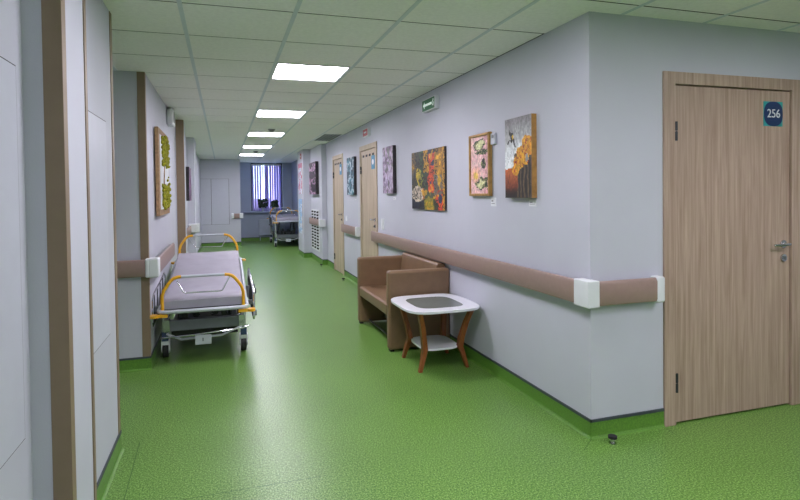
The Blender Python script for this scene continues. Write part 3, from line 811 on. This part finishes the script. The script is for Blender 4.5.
# seat board with cushion
MB().prism([(SX0+.004, .335), (SX0+.004, .425), (SX0+.02, .44), (SX1-.15, .43), (SX1-.1, .30), (SX0+.03, .32)], 'y', SY0+AT+.001, SY1-AT-.001).build('seat', M['sofa'], sf, bevel=.012, seg=3)
MB().prism([(SX1-.15, .41), (SX1-.10, .79), (SX1-.085, .805), (SX1-.02, .80), (SX1-.008, .785), (SX1-.008, .30), (SX1-.15, .30)], 'y', SY0+AT+.001, SY1-AT-.001).build('backrest', M['sofa'], sf, bevel=.012, seg=3)
MB().box(SX0+.30, SX0+.33, SY0+AT, SY1-AT, .06, .32).build('support_board', M['darkm'], sf)
for a in (SX0+.035, SX1-.035):
    for b in (SY0+.045, SY1-.045):
        MB().box(a-.02, a+.02, b-.03, b+.03, 0, .016).build('foot', M['black'], sf)
MB().cyl((SX0+.12, SY0+AT, .045), (SX0+.12, SY1-AT, .045), .008, 8).build('cross_bar', M['darkm'], sf)

# ------------------------------------------------------------------ table
tb_ = thing('side_table', (1.765, 4.38, 0), 'white squircle side table with smoked glass inset and splayed wooden legs', 'side table')
def squircle(a, b, p, n=72, dx=0, dy=0):
    out = []
    for k in range(n):
        t = 2*PI*k/n; c, s = math.cos(t), math.sin(t)
        out.append((dx+a*math.copysign(abs(c)**(2/p), c), dy+b*math.copysign(abs(s)**(2/p), s)))
    return out
TA, TBY, TZ = .335, .365, .535
# top ring with a hole for the glass
def ring(mb, o_, i_, z0, z1):
    n = len(o_); vs = [(*p, z0) for p in o_]+[(*p, z1) for p in o_]+[(*p, z0) for p in i_]+[(*p, z1) for p in i_]
    fs = []
    for k in range(n):
        j = (k+1) % n
        fs += [(k, j, n+j, n+k), (2*n+k, 3*n+k, 3*n+j, 2*n+j), (n+k, n+j, 3*n+j, 3*n+k), (k, 2*n+k, 2*n+j, j)]
    mb.add(vs, fs)
mb = MB(); ring(mb, squircle(TA, TBY, 4.2), squircle(TA*.64, TBY*.66, 4.2), TZ-.022, TZ)
mb.build('table_top', M['tablew'], tb_, bevel=.004, seg=2)
MB().prism(squircle(TA*.64, TBY*.66, 4.2), 'z', TZ-.016, TZ-.002).build('glass_inset', M['glass_t'], tb_)
MB().prism(squircle(.175, .21, 3.8), 'z', .165, .183).build('shelf', M['tablew'], tb_, bevel=.004, seg=2)
for sx in (-1, 1):
    for sy in (-1, 1):
        # square section leg, waisted at the shelf
        pts = [(.235, .275, TZ-.022), (.20, .235, .40), (.172, .196, .26), (.162, .186, .18), (.18, .203, .12), (.215, .215, 0)]
        wd_ = [.024, .026, .028, .029, .025, .019]
        vs = []; fs = []
        for (x, y, z), w_ in zip(pts, wd_):
            for (a, b) in ((-1, -1), (1, -1), (1, 1), (-1, 1)): vs.append((sx*x+a*w_*.75, sy*y+b*w_, z))
        for i in range(len(pts)-1):
            for k in range(4): fs.append((i*4+k, i*4+(k+1) % 4, (i+1)*4+(k+1) % 4, (i+1)*4+k))
        fs += [(3, 2, 1, 0), tuple((len(pts)-1)*4+k for k in range(4))]
        MB().add(vs, fs).build('leg', M['legw'], tb_, bevel=.004, seg=2)

# ------------------------------------------------------------------ hospital bed / trolley
def make_bed(loc, label, zf=.48, zr=.70):
    b = thing('hospital_trolley', loc, label, 'hospital bed', 'hospital trolleys')
    L = 2.06
    def zt(y): return zf + (0 if y < .5 else (zr-zf)*(y-.5)/(L-.5))
    # top tube frame
    c = .06
    pts = []
    for (x, y) in ((-.41, .0), (.41, .0), (.41, L), (-.41, L)): pass
    path = [(-.41+c, 0), (.41-c, 0), (.41-c*.3, c*.3), (.41, c), (.41, .5), (.41, L-c), (.41-c*.3, L-c*.3), (.41-c, L), (-.41+c, L), (-.41+c*.3, L-c*.3), (-.41, L-c), (-.41, .5), (-.41, c), (-.41+c*.3, c*.3)]
    MB().tube([(x*.93, y, zt(y)) for x, y in path], .018, 10, closed=True).build('frame_tube', M['greytube'], b, smooth=True)
    # mattress, one slab bent where the head section is raised
    mm = MB(); ys_ = [.02, .06, .3, .5, .62, .9, 1.3, 1.7, 2.0, 2.04]; th = .085
    n = len(ys_); vs = []; xs = [-.355, -.345, -.2, 0, .2, .345, .355]
    top = []; bot = []
    for i, y in enumerate(ys_):
        for x in xs:
            zz = zt(y) + .02
            ed = .012 if abs(x) > .35 or i in (0, n-1) else 0
            top.append((x, y, zz + th - ed + .004*math.sin(y*9+x*6))); bot.append((x, y, zz + ed*.3))
    w_ = len(xs); vs = top+bot; N = len(top); fs = []
    for i in range(n-1):
        for k in range(w_-1):
            a = i*w_+k; fs.append((a, a+1, a+w_+1, a+w_)); fs.append((N+a, N+a+w_, N+a+w_+1, N+a+1))
    for k in range(w_-1): fs.append((k, N+k, N+k+1, k+1)); a = (n-1)*w_+k; fs.append((a, a+1, N+a+1, N+a))
    for i in range(n-1): a = i*w_; fs.append((a, a+w_, N+a+w_, N+a)); a = i*w_+w_-1; fs.append((a, N+a, N+a+w_, a+w_))
    mm.add(vs, fs); mm.build('mattress', M['mattress'], b, smooth=True)
    MB().prism([(.04, zt(.04)+.016), (.5, zt(.5)+.016), (L-.05, zt(L-.05)+.016), (L-.05, zt(L-.05)+.002), (.5, zt(.5)+.002), (.04, zt(.04)+.002)], 'x', -.35, .35).build('deck', M['darkm'], b)
    # end hoops
    for y in (.02, L-.01):
        z0 = zt(y); hp = bpy.data.objects.new('end_hoop', None); COL.objects.link(hp); hp.parent = b; hp.location = (0, y, z0)
        for s in (-1, 1):
            arc = [(s*.345, 0, 0), (s*.345, 0, .14), (s*.33, 0, .19), (s*.30, 0, .235), (s*.275, 0, .268), (s*.25, 0, .29), (s*.22, 0, .302), (s*.185, 0, .305)]
            MB().tube(arc, .015, 10).build('yellow_grip', M['yellow'], hp, smooth=True)
        MB().tube([(-.19, 0, .305), (.19, 0, .305)], .013, 10).build('hoop_bar', M['greytube'], hp, smooth=True)
        MB().tube([(-.235, 0, .297), (-.165, 0, .165), (-.145, 0, .157), (.145, 0, .157), (.165, 0, .165), (.235, 0, .297)], .006, 8).build('lower_bar', M['chrome'], hp, smooth=True)
    # yellow corner bumpers
    for s in (-1, 1):
        for y, z in ((.0, zf-.032), (L, zr-.032)):
            MB().prism([(s*.45+.0+.045*math.cos(q*PI/8)*.8-s*.035, y+.045*math.sin(q*PI/8)) for q in range(16)], 'z', z-.008, z+.014).box(s*.30, s*.42, y-.016, y+.02, z-.012, z+.012).build('corner_bumper', M['yellow'], b, smooth=True)
    # folded side rails
    for s in (-1, 1):
        x = s*.445
        sr = MB()
        y0, y1 = .12, 1.25
        zt1, zb = zf+.12, zf-.15
        sr.tube([(x, y0, zb+.04), (x, y0+.02, zt1-.04), (x, y0+.10, zt1), (x, y1-.10, zt1+.07), (x, y1, zt1+.03), (x, y1, zb+.08), (x, y1-.06, zb+.04), (x, y0+.06, zb)], .012, 8, closed=True)
        o_ = sr.build('side_rail', M['chrome'], b, smooth=True)
        for k in range(4):
            yy = y0+.16+k*.24
            MB().tube([(x, yy, zb+.01+k*.01), (x, yy+.02, zt1+.012*k)], .009, 8).cyl((x+s*.012, yy, zb+.03), (x+s*.03, yy, zb+.03), .028, 12).cyl((x+s*.012, yy+.02, zt1-.03), (x+s*.03, yy+.02, zt1-.03), .028, 12).build('rail_upright', M['darkm'], o_, smooth=True)
        MB().box(s*.40, s*.445, .35, .39, zt(.35)-.05, zt(.35)-.01).build('rail_bracket', M['grey'], o_)
        MB().box(s*.40, s*.445, 1.0, 1.04, zt(.9)-.16, zt(.9)-.03).build('rail_bracket', M['grey'], o_)
    # chassis
    for y, nm in ((.20, 1), (1.72, 0)):
        MB().box(-.33, .33, y, y+.07, .26, .36).build('cross_beam', M['beam'], b, bevel=.008)
        for s in (-1, 1):
            MB().box(s*.33-.025 if s > 0 else -.355, .355 if s > 0 else -.305, y-.008, y+.06, .255, .37).build('beam_end', M['steel'], b, bevel=.004)
    for s in (-1, 1):
        MB().box(s*.27-.02, s*.27+.02, .27, 1.72, .275, .325).build('side_beam', M['darkm'], b)
    MB().box(-.30, .30, .29, 1.70, .18, .27).build('added_shade_block', M['black'], b, bevel=.01)  # added black block that darkens the floor under the trolley
    # lift arms, cylinder, springs
    la = MB()
    for s in (-1, 1):
        la.box(s*.22-.012, s*.22+.012, .35, .39, .32, zf-.02)
        la.tube([(s*.22, .40, .34), (s*.22, .95, zf+.02)], .018, 8)
        la.tube([(s*.22, 1.65, .34), (s*.22, 1.10, zf+.04)], .018, 8)
    la.box(-.26, .26, .92, .96, zf-.02, zf+.03)
    la.build('lift_arms', M['darkm'], b)
    MB().cyl((-.08, .30, .38), (-.08, .9, .46), .03, 14).cyl((.10, .34, .38), (.06, .8, .45), .022, 12).build('gas_cylinder', M['darkm'], b, smooth=True)
    for s in (-1, 1):
        sp = [( s*.06 + s*.10*t/40 + .016*math.cos(t*.9), .24, .385 + .08*t/40 + .016*math.sin(t*.9)) for t in range(41)]
        MB().tube(sp, .004, 5).build('spring', M['black'], b)
    MB().box(-.20, -.15, .20, .26, .375, .47).box(.15, .19, .20, .26, .375, .47).build('mount_post', M['black'], b)
    # pedal bar and central plate
    MB().tube([(-.37, .08, .235), (-.33, .06, .24), (-.1, .05, .25), (.1, .05, .262), (.34, .06, .275), (.39, .1, .28)], .008, 8).build('pedal_bar', M['chrome'], b, smooth=True)
    pp = MB().box(-.08, .06, .035, .045, .16, .245).build('pedal_plate', M['greytube'], b, bevel=.006)
    MB().box(-.016, -.008, .032, .036, .19, .22).build('plate_slot', M['black'], pp)
    MB().tube([(-.33, .20, .24), (-.2, .12, .20), (.15, .12, .21), (.33, .20, .26)], .010, 8).build('pedal_yoke', M['greytube'], b, smooth=True)
    # legs with castors
    for s in (-1, 1):
        for y, q in ((.28, 0), (1.80, 1)):
            x = s*.35
            MB().box(x-.022, x+.022, y-.04, y+.02, .19, (zr if q else zf)-.045).build('leg_post', M['steel'], b, bevel=.004)
            MB().box(x-.028, x+.028, y-.045, y+.022, .165, .25).build('leg_sleeve', M['blue'], b, smooth=True)
            c_ = bpy.data.objects.new('castor', None); COL.objects.link(c_); c_.parent = b; c_.location = (x, y, 0)
            for e_ in (-1, 1):
                MB().prism([(-.03, .16), (.035, .16), (.045, .10), (.03, .055), (.0, .05), (-.03, .08)], 'x', e_*.032-.005, e_*.032+.005).build('fork', M['cap'], c_, bevel=.003)
            MB().box(-.037, .037, -.035, .045, .125, .17).build('fork_crown', M['cap'], c_, bevel=.006)
            MB().tube([(-.025, .02, .072), (-.02, .02, .072), (.02, .02, .072), (.025, .02, .072)], [.066, .072, .072, .066], 26).build('wheel', M['black'], c_, smooth=True)
            MB().cyl((-.027, .02, .072), (.027, .02, .072), .036, 18).build('wheel_hub', M['cap'], c_, smooth=True)
    return b
bed = make_bed((-.185, 5.03, 0), 'grey padded hospital trolley with yellow ended hoops along the left wall')
make_bed((1.77, 15.3, 0), 'distant raised hospital trolley parked beneath the window', .74, .78)
